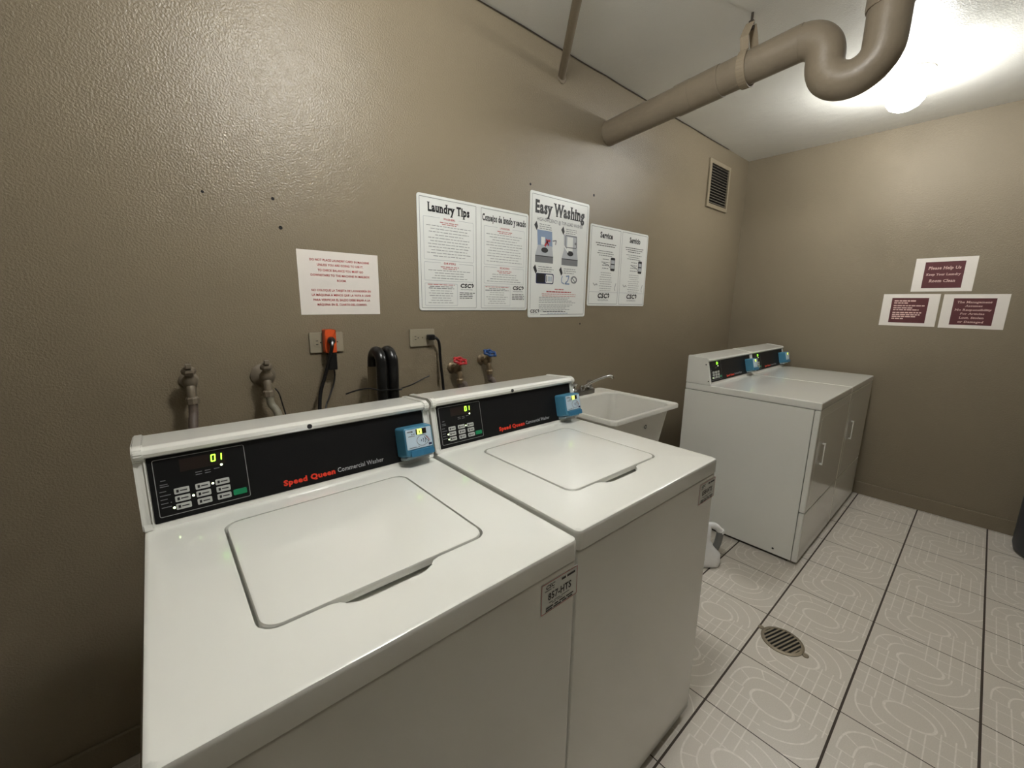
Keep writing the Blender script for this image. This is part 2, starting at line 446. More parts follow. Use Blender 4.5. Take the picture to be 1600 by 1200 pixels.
def card_reader(t, F, u0, v0, w=.086, h=.078):
    b = B()
    G = lambda a, c, d: F(u0+a, v0+c, d)
    L = [[G(a, c, 0) for a, c in rr(-.004, w+.004, -.003, h+.003, .008)], [G(a, c, .018) for a, c in rr(-.004, w+.004, -.003, h+.003, .008)],
         [G(a, c, .046) for a, c in rr(0, w, 0, h, .007)], [G(a, c, .049) for a, c in rr(.003, w-.003, .003, h-.003, .006)]]
    b.use('blue').loft(L)
    b.use('bluedark').loft([[G(a, c, .036) for a, c in rr(.010, w-.001, -.003, .017, .004)], [G(a, c, .054) for a, c in rr(.012, w-.003, -.002, .015, .004)]])
    r = b.make('card_reader', t, smooth=35); part_label(r, 'blue contactless card reader')
    H = Fr(F(u0, v0, .0492), F.u, F.v)
    b = B(); b.slab(H, .004, w-.005, .019, h-.004, .003, -.001, .0008); b.make('reader_label', r, 'label')
    b = B()
    b.use('greyink').ring(H, .052, .039, .0150, .0012, .0014, 24, 1.25)
    for k in range(3): b.use('navy').stroke(H, [(.046+k*.004+.004*math.cos(a)*(k+1)*.6, .039+.008*math.sin(a)*(k+1)*.45) for a in (-.9, -.45, 0, .45, .9)], .0016, .0015)
    b.use('redink').stroke(H, [(.063, .048), (.075, .034)], .0014, .0015).use('greyink').stroke(H, [(.061, .043), (.072, .031)], .0014, .0015)
    b.use('navy').rect(H, .069, .079, .022, .028, .0015)
    b.use('greyink').greek(H, .008, .022, .066, .003, random.Random(3), d=.0015).greek(H, .010, .030, .054, .0018, random.Random(5), d=.0015).greek(H, .010, .040, .0225, .0016, random.Random(6), d=.0015)
    b.use('ink').disc(H, .023, .067, .002, .0015, 8).disc(H, .022, .0595, .0016, .0015, 8).disc(H, .028, .0598, .0016, .0015, 8)
    b.make('reader_print', r)
    b = B(); b.rect(H, .034, .066, .057, .072, .0015); b.make('reader_screen', r, 'window')
    b = B(); b.use('lcd').rect(H, .038, .052, .0575, .0715, .0019); b.use('window').rect(H, .0430, .0465, .0605, .0675, .0022); b.make('lit_reading', r)
    b = B()
    b.loft([[G(a, c, .002) for a, c in rr(.002, w, -.013, -.003, .003)], [G(a, c, .036) for a, c in rr(.004, w-.002, -.010, -.003, .003)]])
    b.make('reader_foot', r, 'clear')
    return r
def sticker(t, F, u, v, txt, tail):
    b = B(); b.slab(F, u, u+.104, v, v+.066, .003, -.0005, .0007); st = b.make('id_sticker', t, 'sheet')
    b = B(); rnd = random.Random(9)
    b.use('redink').outline(F, u+.001, u+.103, v+.001, v+.065, .003, .0013, .0011)
    b.use('ink').text(F, u+.012, v+.052, .011, 'CSC', 'L', width=.024, bold=.03, shear=.2, d=.0012)
    b.use('greyink').greek(F, u+.010, u+.036, v+.047, .002, rnd, d=.0012)
    b.use('ink').greek(F, u+.056, u+.096, v+.053, .005, rnd, d=.0012)
    b.use('ink').text(F, u+.052, v+.026, .021, txt, 'C', width=.066, bold=.03, d=.0012)
    b.use('greyink').greek(F, u+.022, u+.08, v+.019, .0018, rnd, d=.0012).greek(F, u+.03, u+.06, v+.0155, .0016, rnd, d=.0012)
    b.use('ink').greek(F, u+.014, u+.094, v+.009, .003, rnd, d=.0012).greek(F, u+.014, u+.094, v+.004, .003, rnd, d=.0012)
    b.make('sticker_print', st)
def washer(x, w, label, unit, leds, dy):
    t = thing('washing_machine', label, 'washer', (x, dy, 0), 'white top load washers')
    b = B(); b.box(.002, w-.002, YF+.003, YB, .03, .8985, .006, 3); b.make('cabinet', t, 'white', smooth=35)
    # top panel with a lidded opening
    lx0, lx1, ly0, ly1 = .122, .520, -.947, -.572
    hole = []
    for px, py in rr(lx0, lx1, ly0, ly1, .03, 6): hole.append((px, py))
    nb = [(.215, ly0), (.228, ly0-.004), (.238, ly0-.014), (.252, ly0-.021), (.27, ly0-.0235), (.31, ly0-.0245), (.35, ly0-.0235), (.368, ly0-.021), (.382, ly0-.014), (.392, ly0-.004), (.405, ly0)]
    hole = hole+nb                                   # rr ends on the front edge's low-x corner, so the scoop closes the loop
    b = B(); r = .009
    loops = []
    for off, z in ((0, .901), (0, HW-r), (r*.29, HW-r*.29), (r, HW)):
        loops.append([(px, py, z) for px, py in rr(off, w-off, YF+off, YB-off, .014-off*.8, 4)])
    vl = b.loft(loops, cap0=True, cap1=False)
    hv = [b.V((px, py, HW)) for px, py in hole]
    he = [b.bm.edges.new((hv[i], hv[(i+1) % len(hv)])) for i in range(len(hv))]
    top = vl[-1]; te = [b.bm.edges.get((top[i], top[(i+1) % len(top)])) for i in range(len(top))]
    bmesh.ops.triangle_fill(b.bm, edges=he+te, use_beauty=True)
    lo = [b.V((px, py-.0*0, HW-.022)) for px, py in hole]
    for i in range(len(hv)): b.face([hv[i], hv[(i+1) % len(hv)], lo[(i+1) % len(hv)], lo[i]])
    b.face(lo)
    b.make('top_panel', t, 'white', smooth=30)
    # lid
    g = .0045; L0 = rr(lx0+g, lx1-g, ly0+g, ly1-g, .027, 6)
    ins = lambda k: rr(lx0+g+k, lx1-g-k, ly0+g+k, ly1-g-k, .027-k*.35, 6)
    b = B()
    b.loft([[(px, py, z) for px, py in ins(k)] for k, z in ((.003, HW-.015), (0, HW-.012), (0, HW-.002), (.0016, HW+.0012), (.006, HW+.002), (.06, HW+.0032))])
    lid = b.make('lid', t, 'white', smooth=30)
    # console
    F = Fr((.0195, -.5085, .9545), (1, 0, 0), (0, .030, .133))
    prof = [(-.515, .9455), (-.506, .957), (-.478, 1.084), (-.487, 1.0885), (-.491, 1.096), (-.488, 1.1035), (-.478, 1.1075), (-.47, 1.108), (-.352, 1.100), (-.346, 1.094), (-.346, .9455)]
    capp = [(-.5165, .9455), (-.5085, .957), (-.481, 1.082), (-.491, 1.087), (-.495, 1.096), (-.491, 1.1055), (-.480, 1.1105), (-.47, 1.111), (-.350, 1.103), (-.344, 1.096), (-.344, .9455)]
    cp = build_console(t, w, YB, F, prof, capp, w-.039, 'Commercial Washer', leds)
    K = Fr((0, -.4915, 1.096), (1, 0, 0), (0, 0, 1))
    b = B(); b.lathe([(.0058, 0), (.0058, .004)], (.322, -.4875, 1.0965), (0, -1, .05), 14); part_label(b.make('lock_plug', t, 'ink'), 'black lock plug in the console edge')
    T = Fr((0, -.47, 1.1082), (1, 0, 0), (0, 1, -.065))
    rnd = random.Random(int(unit[:3]))
    for k in range(6):
        b = B(); u, v = rnd.uniform(.05, .55), rnd.uniform(.015, .09); b.rect(T, u, u+rnd.uniform(.003, .012), v, v+.002, .0006)
        b.make('scuff_mark', t, 'greyink')
    card_reader(t, F, w-.039-.086, .015)
    FF = Fr((0, YF+.003, 0), (1, 0, 0), (0, 0, 1))
    sticker(t, FF, .549, .8185, unit, 0)
    b = B(); b.box(.03, w-.03, YF+.055, YB-.03, .0, .03); b.make('kick_plate', t, 'kick')
    return t
washer(0, .65, 'white washer nearest the camera, its sticker reading 857-HTS', '857-HTS', ((0, 2), (1, 1), (2, 0)), -.007)
washer(.665, .65, 'white washer beside the utility sink, its sticker partly worn', '858-HTS', ((0, 2), (0, 1), (2, 0)), .006)

# ------------------------------------------------------------------ dryers
def dryer(x, label, near):
    w, hd, yf, yb = .680, .9207, -1.05, -.3325
    t = thing('tumble_dryer', label, 'dryer', (x, 0, 0), 'white dryers in the far corner')
    b = B(); b.box(.002, w-.002, -1.0205, yb, .018, .8785, .004); b.make('cabinet', t, 'white', smooth=35)
    b = B(); b.box(0, w, yf, yb-.002, .8805, hd, .006, 3); b.make('top_panel', t, 'white', smooth=35)
    b = B(); b.box(.001, w-.001, yf+.001, -1.022, .312, .878, .005, 3); d = b.make('front_panel', t, 'white', smooth=35)
    D = Fr((0, yf+.001, 0), (1, 0, 0), (0, 0, 1))
    b = B(); b.slab(D, .05, w-.05, .345, .835, .03, -.001, .0004)
    dd = b.make('door', t, 'white', smooth=35)
    b = B()
    b.box(.131, .145, yf-.016, yf-.010, .560, .682, .002); b.box(.131, .145, yf-.012, yf-.0005, .560, .568, .002); b.box(.131, .145, yf-.012, yf-.0005, .674, .682, .002)
    b.make('handle', dd, 'white', smooth=35)
    b = B(); b.box(.001, w-.001, yf+.001, -1.022, .018, .308, .005, 3); b.make('lower_panel', t, 'white', smooth=35)
    b = B(); b.box(.02, w-.02, -1.0, yb-.03, 0, .018); b.make('kick_plate', t, 'kick')
    F = Fr((.0195, -.4815, .9365), (1, 0, 0), (0, .030, .133))
    prof = [(-.488, .9215), (-.481, .932), (-.4525, 1.058), (-.459, 1.0625), (-.4635, 1.069), (-.460, 1.0755), (-.452, 1.079), (-.342, 1.092), (-.336, 1.086), (-.336, .9215)]
    capp = [(y-.0025 if y < -.44 else y+.001, z+(.0025 if z > 1.05 else 0)) for y, z in prof]
    build_console(t, w, yb, F, prof, capp, w-.039, 'Commercial Dryer', ((0, 2),))
    card_reader(t, F, w-.039-.084, .018)
    if near:
        for z in (1.045, .945):
            b = B(); b.lathe([(.004, 0), (.003, .0015)], (-.0005, -.450 if z > 1 else -.474, z), (-1, 0, 0), 10); b.make('screw', t, 'ink')
        b = B(); b.lathe([(.006, 0), (.005, .002)], (.0015, -.93, .05), (-1, 0, 0), 10); b.make('screw', t, 'ink')
    return t
dryer(2.5743, 'white dryer beside the utility sink, its whole side panel showing', True)
dryer(2.5743+.6835, 'white dryer in the corner against the end wall', False)

# ------------------------------------------------------------------ utility sink with faucet
def sink():
    x0, x1, y0, y1, zr = 1.545, 2.128, -.532, -.006, .888
    t = thing('utility_sink', 'deep white plastic laundry sink between the washers and the dryers', 'sink', ((x0+x1)/2, (y0+y1)/2, 0))
    ox, oy = (x0+x1)/2, (y0+y1)/2
    hx, hy = (x1-x0)/2, (y1-y0)/2
    def rl(ix0, ix1, iy0, iy1, r, z): return [(px, py, z) for px, py in rr(-hx+ix0, hx-ix1, -hy+iy0, hy-iy1, r, 5)]
    b = B()
    b.loft([rl(.075, .075, .085, .05, .04, .50), rl(.035, .035, .04, .03, .045, zr-.05), rl(.028, .028, .034, .022, .045, zr-.016), rl(.0, .0, .0, .0, .03, zr-.020), rl(0, 0, 0, 0, .03, zr-.004), rl(.003, .003, .003, .003, .028, zr),
            rl(.020, .020, .020, .105, .04, zr-.001), rl(.030, .030, .030, .115, .045, zr-.012), rl(.065, .065, .075, .14, .05, .56), rl(.12, .12, .13, .19, .05, .545)], cap0=True, cap1=True)
    b.make('basin', t, 'sink', smooth=40)
    for sx in (-1, 1):
        for sy in (-1, 1):
            b = B(); b.loft([[(sx*(hx-.095)+a, sy*(hy-.11)+c, z) for a, c in ((-.02, -.02), (.02, -.02), (.02, .02), (-.02, .02))] for z in (0, .5)])
            b.make('leg', t, 'sink')
    b = B(); G = Fr((0, -hy+.0415, zr-.09), (1, 0, 0), (0, 0, 1))
    b.use('ink').ring(G, .03, .0, .011, .004, .0025, 12)
    b.make('emblem', t)
    # faucet on the rear ledge
    fx, fy = 1.885-ox, -.062-oy
    b = B(); b.slab(Fr((fx, fy, zr), (1, 0, 0), (0, 1, 0)), -.10, .10, -.028, .028, .025, -.001, .022)
    f = b.make('faucet', t, 'deck', smooth=35); part_label(f, 'chrome two handle faucet')
    b = B(); b.lathe([(.018, .02), (.017, .04), (.012, .05)], (fx, fy, zr), n=16)
    b.tube([(fx, fy, zr+.03), (fx+.02, fy-.014, zr+.05), (fx+.055, fy-.05, zr+.08), (fx+.095, fy-.098, zr+.107), (fx+.112, fy-.118, zr+.108), (fx+.116, fy-.123, zr+.096)], .0085, 10)
    b.make('spout', f, 'chrome', smooth=True)
    for s_ in (-1, 1):
        b = B(); b.lathe([(.019, .02), (.020, .032), (.014, .04), (.012, .052), (.017, .056), (.017, .07), (.008, .074)], (fx+s_*.072, fy, zr), n=14)
        b.box(fx+s_*.072-.028, fx+s_*.072+.028, fy-.005, fy+.005, zr+.058, zr+.068, .003); b.make('tap_handle', f, 'chrome', smooth=35)
    return t
sink()

# ------------------------------------------------------------------ printed sheets on the long wall
rnd = random.Random(11)
def sheet(name, label, cat, u, v, w, h, m='sheet', r=.012, th=.003, frame=None):
    """a printed sheet; returns the thing and the frame of its face"""
    o = frame(u, v) if frame else Vector((u, 0, v))
    F = Fr(o, frame.u, frame.v) if frame else Fr(o, (1, 0, 0), (0, 0, 1))
    t = thing(name, label, cat, o, {'poster': 'printed posters above the washers', 'sign': 'maroon signs on the end wall'}.get(cat))
    L = Fr((0, 0, 0), F.u, F.v)
    b = B(); b.slab(L, 0, w, 0, h, r, .0004, th); b.make('sheet', t, m)
    return t, Fr(L(0, 0, th), F.u, F.v)
def csc(b, F, u, v, w):
    b.use('ink').text(F, u-w*.1, v, w*.30, 'CSC', 'C', width=w*.72, bold=.045, shear=.18)
    b.stroke(F, [(u+w*.36, v+w*.02), (u+w*.44, v+w*.13), (u+w*.36, v+w*.22)], w*.07).stroke(F, [(u+w*.36, v+w*.22), (u+w*.32, v+w*.13)], w*.05)
    b.use('greyink').text(F, u-w*.02, v-w*.13, w*.11, 'ServiceWorks', 'C', width=w*.8)
def para(b, F, u0, u1, v, n, lh, h, ink, centre=True):
    for k in range(n):
        L = (u1-u0)*rnd.uniform(.62, 1.0); c = (u0+u1)/2
        a = (c-L/2, c+L/2) if centre else (u0, u0+L)
        b.use(ink).greek(F, a[0], a[1], v-k*lh, h, rnd)

t, F = sheet('wall_poster', 'white two panel poster headed Laundry Tips, above the plug outlet', 'poster', .897, 1.362, .598, .4545)
b = B()
for u0, u1, head, hw, s1, s2 in ((.010, .286, 'Laundry Tips', .205, 'WASHERS', 'DRYERS'), (.312, .588, 'Consejos de lavado y secado', .262, 'LAVADORAS', 'SECADORAS')):
    c = (u0+u1)/2
    b.use('greyink').outline(F, u0, u1, .010, .444, .004, .0018)
    b.use('ink').text(F, c, .393, .046 if hw < .25 else .040, head, 'C', width=hw, bold=.045 if hw < .25 else .035, serif=True)
    iu0, iu1 = u0+.016, u1-.016
    b.use('lightink').outline(F, iu0, iu1, .205, .372, .004, .0014).outline(F, iu0, iu1, .122, .196, .004, .0014)
    b.use('lightink').outline(F, iu0, u0+.175, .020, .112, .004, .0014)
    for vv, s in ((.368, s1), (.192, s2)):
        b.use('sheet').rect(F, c-.045, c+.045, vv-.006, vv+.010, .0008)
        b.use('redink').text(F, c, vv-.002, .011, s, 'C', width=.058, bold=.02, d=.001)
        b.use('dullred').greek(F, c-.045, c+.045, vv-.014, .003, rnd)
        b.use('dullred').greek(F, c-.035, c+.035, vv-.021, .003, rnd)
    para(b, F, iu0+.012, iu1-.012, .338, 11, .0118, .0024, 'midink')
    para(b, F, iu0+.012, iu1-.012, .163, 4, .0105, .0024, 'midink')
    para(b, F, iu0+.006, u0+.169, .105, 1, .01, .003, 'dullred'); para(b, F, iu0+.006, u0+.169, .097, 2, .007, .003, 'greyink')
    para(b, F, iu0+.012, u0+.160, .080, 6, .0098, .0022, 'midink')
    csc(b, F, u0+.225, .098, .078)
    para(b, F, u0+.186, u0+.272, .074, 4, .0075, .0028, 'ink', False)
b.make('printing', t)

t, F = sheet('wall_poster', 'tall white poster headed Easy Washing, with pictures of a washer', 'poster', 1.503, 1.326, .446, .604)
b = B()
b.use('greyink').outline(F, .012, .434, .012, .592, .006, .0022)
b.use('ink').text(F, .223, .510, .080, 'Easy Washing', 'C', width=.375, bold=.045, serif=True)
b.use('greyink').text(F, .223, .472, .024, 'HIGH-EFFICIENCY @ TOP-LOAD WASHER', 'C', width=.345, bold=.012)
for u0, v0, blue in ((.045, .270, True), (.240, .268, False)):          # the two open-lid washer pictures
    b.use('blueink' if blue else 'lightink').poly([F(u0+.012, v0+.085, .0006), F(u0+.118, v0+.085, .0006), F(u0+.112, v0+.160, .0006), F(u0+.006, v0+.160, .0006)])
    b.use('sheet').rect(F, u0+.035, u0+.062, v0+.090, v0+.128, .0009) if blue else b.use('sheet').rect(F, u0+.034, u0+.080, v0+.080, v0+.150, .0009)
    b.use('lightink').poly([F(u0-.004, v0+.038, .0007), F(u0+.125, v0+.038, .0007), F(u0+.115, v0+.088, .0007), F(u0+.014, v0+.088, .0007)])
    b.use('greyink').rect(F, u0-.004, u0+.125, v0+.004, v0+.038, .0007).use('ink').rect(F, u0-.004, u0+.125, v0+.034, v0+.038, .0009)
    b.use('ink').disc(F, u0+.062, v0+.066, .013, .001, 14, 1.9)
    if blue:
        b.use('redink').stroke(F, [(u0+.062, v0+.085), (u0+.085, v0+.115), (u0+.10, v0+.112)], .012, .0011).stroke(F, [(u0+.07, v0+.12), (u0+.09, v0+.090)], .008, .0011)
        b.use('greyink').stroke(F, [(u0+.118, v0+.115), (u0+.145, v0+.120), (u0+.140, v0+.098)], .006, .001)
    else:
        b.use('sheet').stroke(F, [(u0-.012, v0+.120), (u0+.045, v0+.072)], .008, .0011).use('greyink').outline(F, u0+.018, u0+.112, v0+.094, v0+.158, .01, .005, .001)
        b.use('greyink').disc(F, u0+.100, v0+.120, .007, .0012)
    for k, (uu, vv) in enumerate(((u0-.005, v0+.185),)):
        b.use('ink').poly([F(uu-.010, vv-.006, .0008), F(uu+.008, vv-.030, .0008), F(uu+.016, vv-.012, .0008), F(uu+.006, vv+.014, .0008)])
    para(b, F, u0+.022, u0+.122, v0+.186, 3, .010, .003, 'greyink', False)
for u0 in (.035, .225):
    b.use('ink').poly([F(u0-.006, .246, .0008), F(u0+.012, .216, .0008), F(u0+.022, .230, .0008), F(u0+.008, .262, .0008)])
    para(b, F, u0+.03, u0+.15, .252, 3, .011, .003, 'greyink', False)
b.use('navy').slab(F, .050, .178, .170, .222, .008, 0, .0006).use('ink').rect(F, .056, .110, .176, .219, .0009).use('sheet').slab(F, .120, .172, .175, .217, .006, 0, .0009).use('greyink').rect(F, .123, .130, .180, .212, .0012)
for k in range(4): b.use('blueink').rect(F, .136+k*.008, .140+k*.008, .183, .209, .0012)
b.use('blueink').stroke(F, [(.246, .215), (.240, .200), (.242, .182), (.262, .175)], .006).stroke(F, [(.275, .215), (.300, .218), (.290, .192), (.268, .176), (.305, .176)], .007)
b.use('greyink').ring(F, .340, .199, .020, .007, .0007, 18, 1.3).stroke(F, [(.322, .212), (.352, .186)], .005)
para(b, F, .17, .28, .142, 1, .01, .005, 'dullred')
para(b, F, .125, .325, .129, 1, .01, .005, 'redink'); para(b, F, .085, .37, .118, 2, .010, .003, 'dullred')
para(b, F, .075, .36, .100, 4, .0085, .003, 'midink', False); para(b, F, .075, .36, .062, 5, .0080, .003, 'midink', False)
para(b, F, .12, .31, .020, 0, .008, .003, 'blueink', False); b.use('ink').greek(F, .11, .28, .0265, .0036, rnd); b.use('blueink').greek(F, .14, .30, .0180, .003, rnd)
b.use('sheet').rect(F, .004, .085, .004, .044, .0009); csc(b, Fr(F(0, 0, .0006), F.u, F.v), .046, .024, .072)
b.make('printing', t)

t, F = sheet('wall_poster', 'white two panel poster headed Service and Servicio', 'poster', 1.967, 1.387, .590, .4500)
b = B()
for u0, u1, head in ((.010, .288, 'Service'), (.304, .580, 'Servicio')):
    c = (u0+u1)/2
    b.use('greyink').outline(F, u0, u1, .010, .440, .004, .0022)
    b.use('ink').text(F, c, .385, .044, head, 'C', width=.118, bold=.04, serif=True)
    para(b, F, c-.10, c+.10, .352, 3 if head[-1] == 'o' else 2, .012, .004, 'ink'); para(b, F, c-.09, c+.09, .310, 3, .012, .004, 'greyink')
    b.use('ink').slab(F, u1-.086, u1-.044, .205, .282, .008, 0, .0006).use('lightink').rect(F, u1-.082, u1-.048, .219, .268, .0009).use('ink').rect(F, u1-.082, u1-.048, .240, .247, .0012)
    para(b, F, u0+.10, u1-.095, .266, 4, .017, .004, 'greyink'); b.use('greyink').stroke(F, [(u0+.12, .246), (u0+.17, .238), (u0+.185, .224)], .004)
    para(b, F, u0+.085, u1-.06, .190, 9, .0128, .003, 'midink')
    b.use('greyink').stroke(F, [(u0+.035, .130), (u0+.05, .116), (u0+.065, .126), (u0+.075, .118)], .004).stroke(F, [(u1-.022, .135), (u1-.034, .105), (u1-.026, .09)], .004)
    b.use('lightink').rect(F, u0+.004, u1-.004, .079, .081)
    csc(b, F, c, .046, .125)
b.make('printing', t)

t, F = sheet('paper_notice', 'white paper notice in red capitals taped below no poster, over the orange plug', 'notice', .4498, 1.3485, .279, .2159, 'paper', .0015, .0008)
t['label'] = 'white paper notice in red capitals above the orange plug'
b = B()
lines = [('DO NOT PLACE LAUNDRY CARD IN MACHINE', .182, .205), ('UNLESS YOU ARE GOING TO USE IT.', .166, .160), ('TO CHECK BALANCE YOU MUST GO', .148, .158), ('DOWNSTAIRS TO THE MACHINE IN MAILBOX', .131, .205), ('ROOM.', .114, .032),
         ('NO COLOQUE LA TARJETA DE LAVANDERÍA EN', .080, .208), ('LA MÁQUINA A MENOS QUE LA VAYA A USAR', .064, .207), ('PARA VERIFICAR EL SALDO DEBE BAJAR A LA', .047, .200), ('MÁQUINA EN EL CUARTO DEL CORREO.', .031, .175)]
for k, (s, v, wd) in enumerate(lines):
    if k == 5: b.make('english_lines', t); b = B()
    b.use('redink').text(F, .142, v, .0105, s, 'C', width=wd, bold=.02, d=.0005)
b.make('spanish_lines', t)

# ------------------------------------------------------------------ three signs on the end wall
FB = Fr((ROOM_X, 0, 0), (0, -1, 0), (0, 0, 1))
def end_sign(u, v, label, lines, dashes=False):
    t, F = sheet('wall_sign', label, 'sign', u, v, .283, .216, 'paper', .001, .001, FB)
    b = B(); b.rect(F, .048, .232, .022, .190, .0006); b.make('maroon_field', t, 'maroon')
    b = B(); b.use('pinkink')
    for s, vv, wd, sz in lines:
        if s: b.text(F, .140, vv, sz, s, 'C', width=wd, bold=.02, shear=.12, serif=True, d=.0012)
        else: b.greek(F, .062, .062+wd, vv, sz, random.Random(int(vv*1e4)), d=.0012)
    b.make('printing', t)
end_sign(1.147, 1.509, 'white and maroon sign reading Please Help Us, topmost of three', [('Please Help Us', .142, .150, .026), ('Keep Your Laundry', .103, .160, .020), ('Room Clean', .060, .122, .026)])
end_sign(1.014, 1.277, 'white and maroon sign with small close lines, beside the Management sign', [('', .166, .110, .008), ('', .152, .070, .007), ('', .134, .155, .007), ('', .119, .100, .007), ('', .106, .130, .007), ('', .087, .150, .007), ('', .073, .140, .007), ('', .060, .120, .007), ('', .046, .060, .007)])
end_sign(1.313, 1.275, 'white and maroon sign beginning The Management, farthest from the dryers', [('The Management', .160, .150, .018), ('Assumes', .137, .075, .016), ('No Responsibility', .112, .160, .017), ('For Articles', .088, .105, .016), ('Lost, Stolen', .062, .108, .018), ('or Damaged', .036, .112, .018)])

# ------------------------------------------------------------------ wall vent
t = thing('wall_vent', 'painted louvred vent high on the wall near the corner', 'vent', (3.475, 0, 2.294))
b = B(); hw_, hh = .178, .168
o_ = [(-hw_, -hh), (hw_, -hh), (hw_, hh), (-hw_, hh)]; i_ = [(-.148, -.140), (.150, -.140), (.150, .138), (-.148, .138)]
f3 = lambda q, d: (q[0], -d, q[1])
b.loft([[f3(q, .0) for q in o_], [f3(q, .010) for q in o_], [f3(q, .014) for q in [(a*.985, c*.985) for a, c in o_]], [f3(q, .014) for q in i_], [f3(q, .002) for q in i_]], cap0=False, cap1=False)
b.make('frame', t, 'ventm', smooth=20)
b = B(); b.box(-.148, .150, -.003, -.001, -.140, .138); b.make('duct_opening', t, 'hole')
for k in range(14):
    z = -.128+k*.0196
    b = B(); b.loft([[(x, -.004, z+.001), (x, -.0135, z-.006), (x, -.0135, z-.0035), (x, -.004, z+.0035)] for x in (-.147, .149)]); b.make('louvre', t, 'louvre')

# ------------------------------------------------------------------ outlets, plugs and cords
def outlet(x, z, label):
    t = thing('wall_outlet', label, 'outlet', (x, 0, z), 'cream outlets behind the washers')
    F = Fr((0, 0, 0), (1, 0, 0), (0, 0, 1))
    b = B(); b.slab(F, -.0565, .0565, -.035, .035, .004, 0, .007); b.make('faceplate', t, 'plate')
    for s_ in (-1, 1):
        b = B(); b.use('plate').slab(F, s_*.0285-.0165, s_*.0285+.0165, -.0145, .0145, .010, .005, .0085)
        b.use('slot').rect(F, s_*.0285-.009, s_*.0285-.001, .005, .0072, .0092).rect(F, s_*.0285-.009, s_*.0285-.001, -.0072, -.005, .0092).disc(F, s_*.0285+.007, 0, .0024, .0092)
        b.make('receptacle', t)
    b = B(); b.lathe([(.003, 0), (.0025, .002)], (0, -.007, 0), (0, -1, 0), 8); b.make('screw', t, 'brass')
    return t
outlet(.524, 1.2515, 'cream outlet with the orange adapter, beneath the paper notice')
outlet(.904, 1.251, 'cream outlet below the two panel poster, holding one black plug')
b = B(); F = Fr((.5275, -.0095, 1.258), (1, 0, 0), (0, 0, 1))
b.slab(F, -.019, .019, -.042, .040, .006, 0, .032)
bmesh.ops.bevel(b.bm, geom=[e for e in b.bm.edges if e.calc_length() > .02], offset=.003, segments=2, affect='EDGES')
tag(b.make('plug_adapter', None, 'orange', smooth=35), 'orange plug adapter in the outlet under the paper notice', 'adapter')
def cord(name, label, plug, path, r):
    t = thing(name, label, 'cord')
    plug(t); b = B(); b.tube(path, r, 8); b.make('cable', t, 'blackrub', smooth=True)
def plugA(t):
    b = B(); b.lathe([(.012, 0), (.013, .012), (.011, .022), (.006, .028)], (.5275, -.042, 1.262), (-.15, -1, -.15), 14); b.make('plug', t, 'blackrub', smooth=True)
cord('power_cord', 'thick black cord running down from the orange adapter', plugA,
     [(.524, -.066, 1.258), (.518, -.074, 1.235), (.506, -.07, 1.19), (.49, -.07, 1.14), (.468, -.08, 1.08), (.455, -.11, 1.00), (.45, -.2, .90), (.45, -.30, .86), (.45, -.346, .86)], .0062)
def plugB(t):
    b = B(); b.box(.5155, .5455, -.040, -.012, 1.155, 1.2135, .003); b.make('transformer_block', t, 'blackrub', smooth=35)
cord('adapter_cord', 'thin black cord with a block hanging beneath the orange adapter', plugB,
     [(.536, -.026, 1.157), (.537, -.027, 1.135), (.527, -.035, 1.10), (.505, -.05, 1.06), (.485, -.07, 1.02), (.475, -.15, .93), (.475, -.30, .90), (.475, -.346, .90)], .0028)
def plugC(t):
    b = B(); b.box(.918, .950, -.036, -.0095, 1.240, 1.264, .006, 3); b.make('plug', t, 'blackrub', smooth=35)
cord('power_cord', 'black cord from the outlet between the hoses and the red tap', plugC,
     [(.945, -.028, 1.252), (.955, -.036, 1.246), (.963, -.04, 1.225), (.965, -.045, 1.15), (.966, -.055, 1.08), (.966, -.08, 1.00), (.965, -.2, .92), (.965, -.30, .90), (.965, -.3385, .90)], .0058)

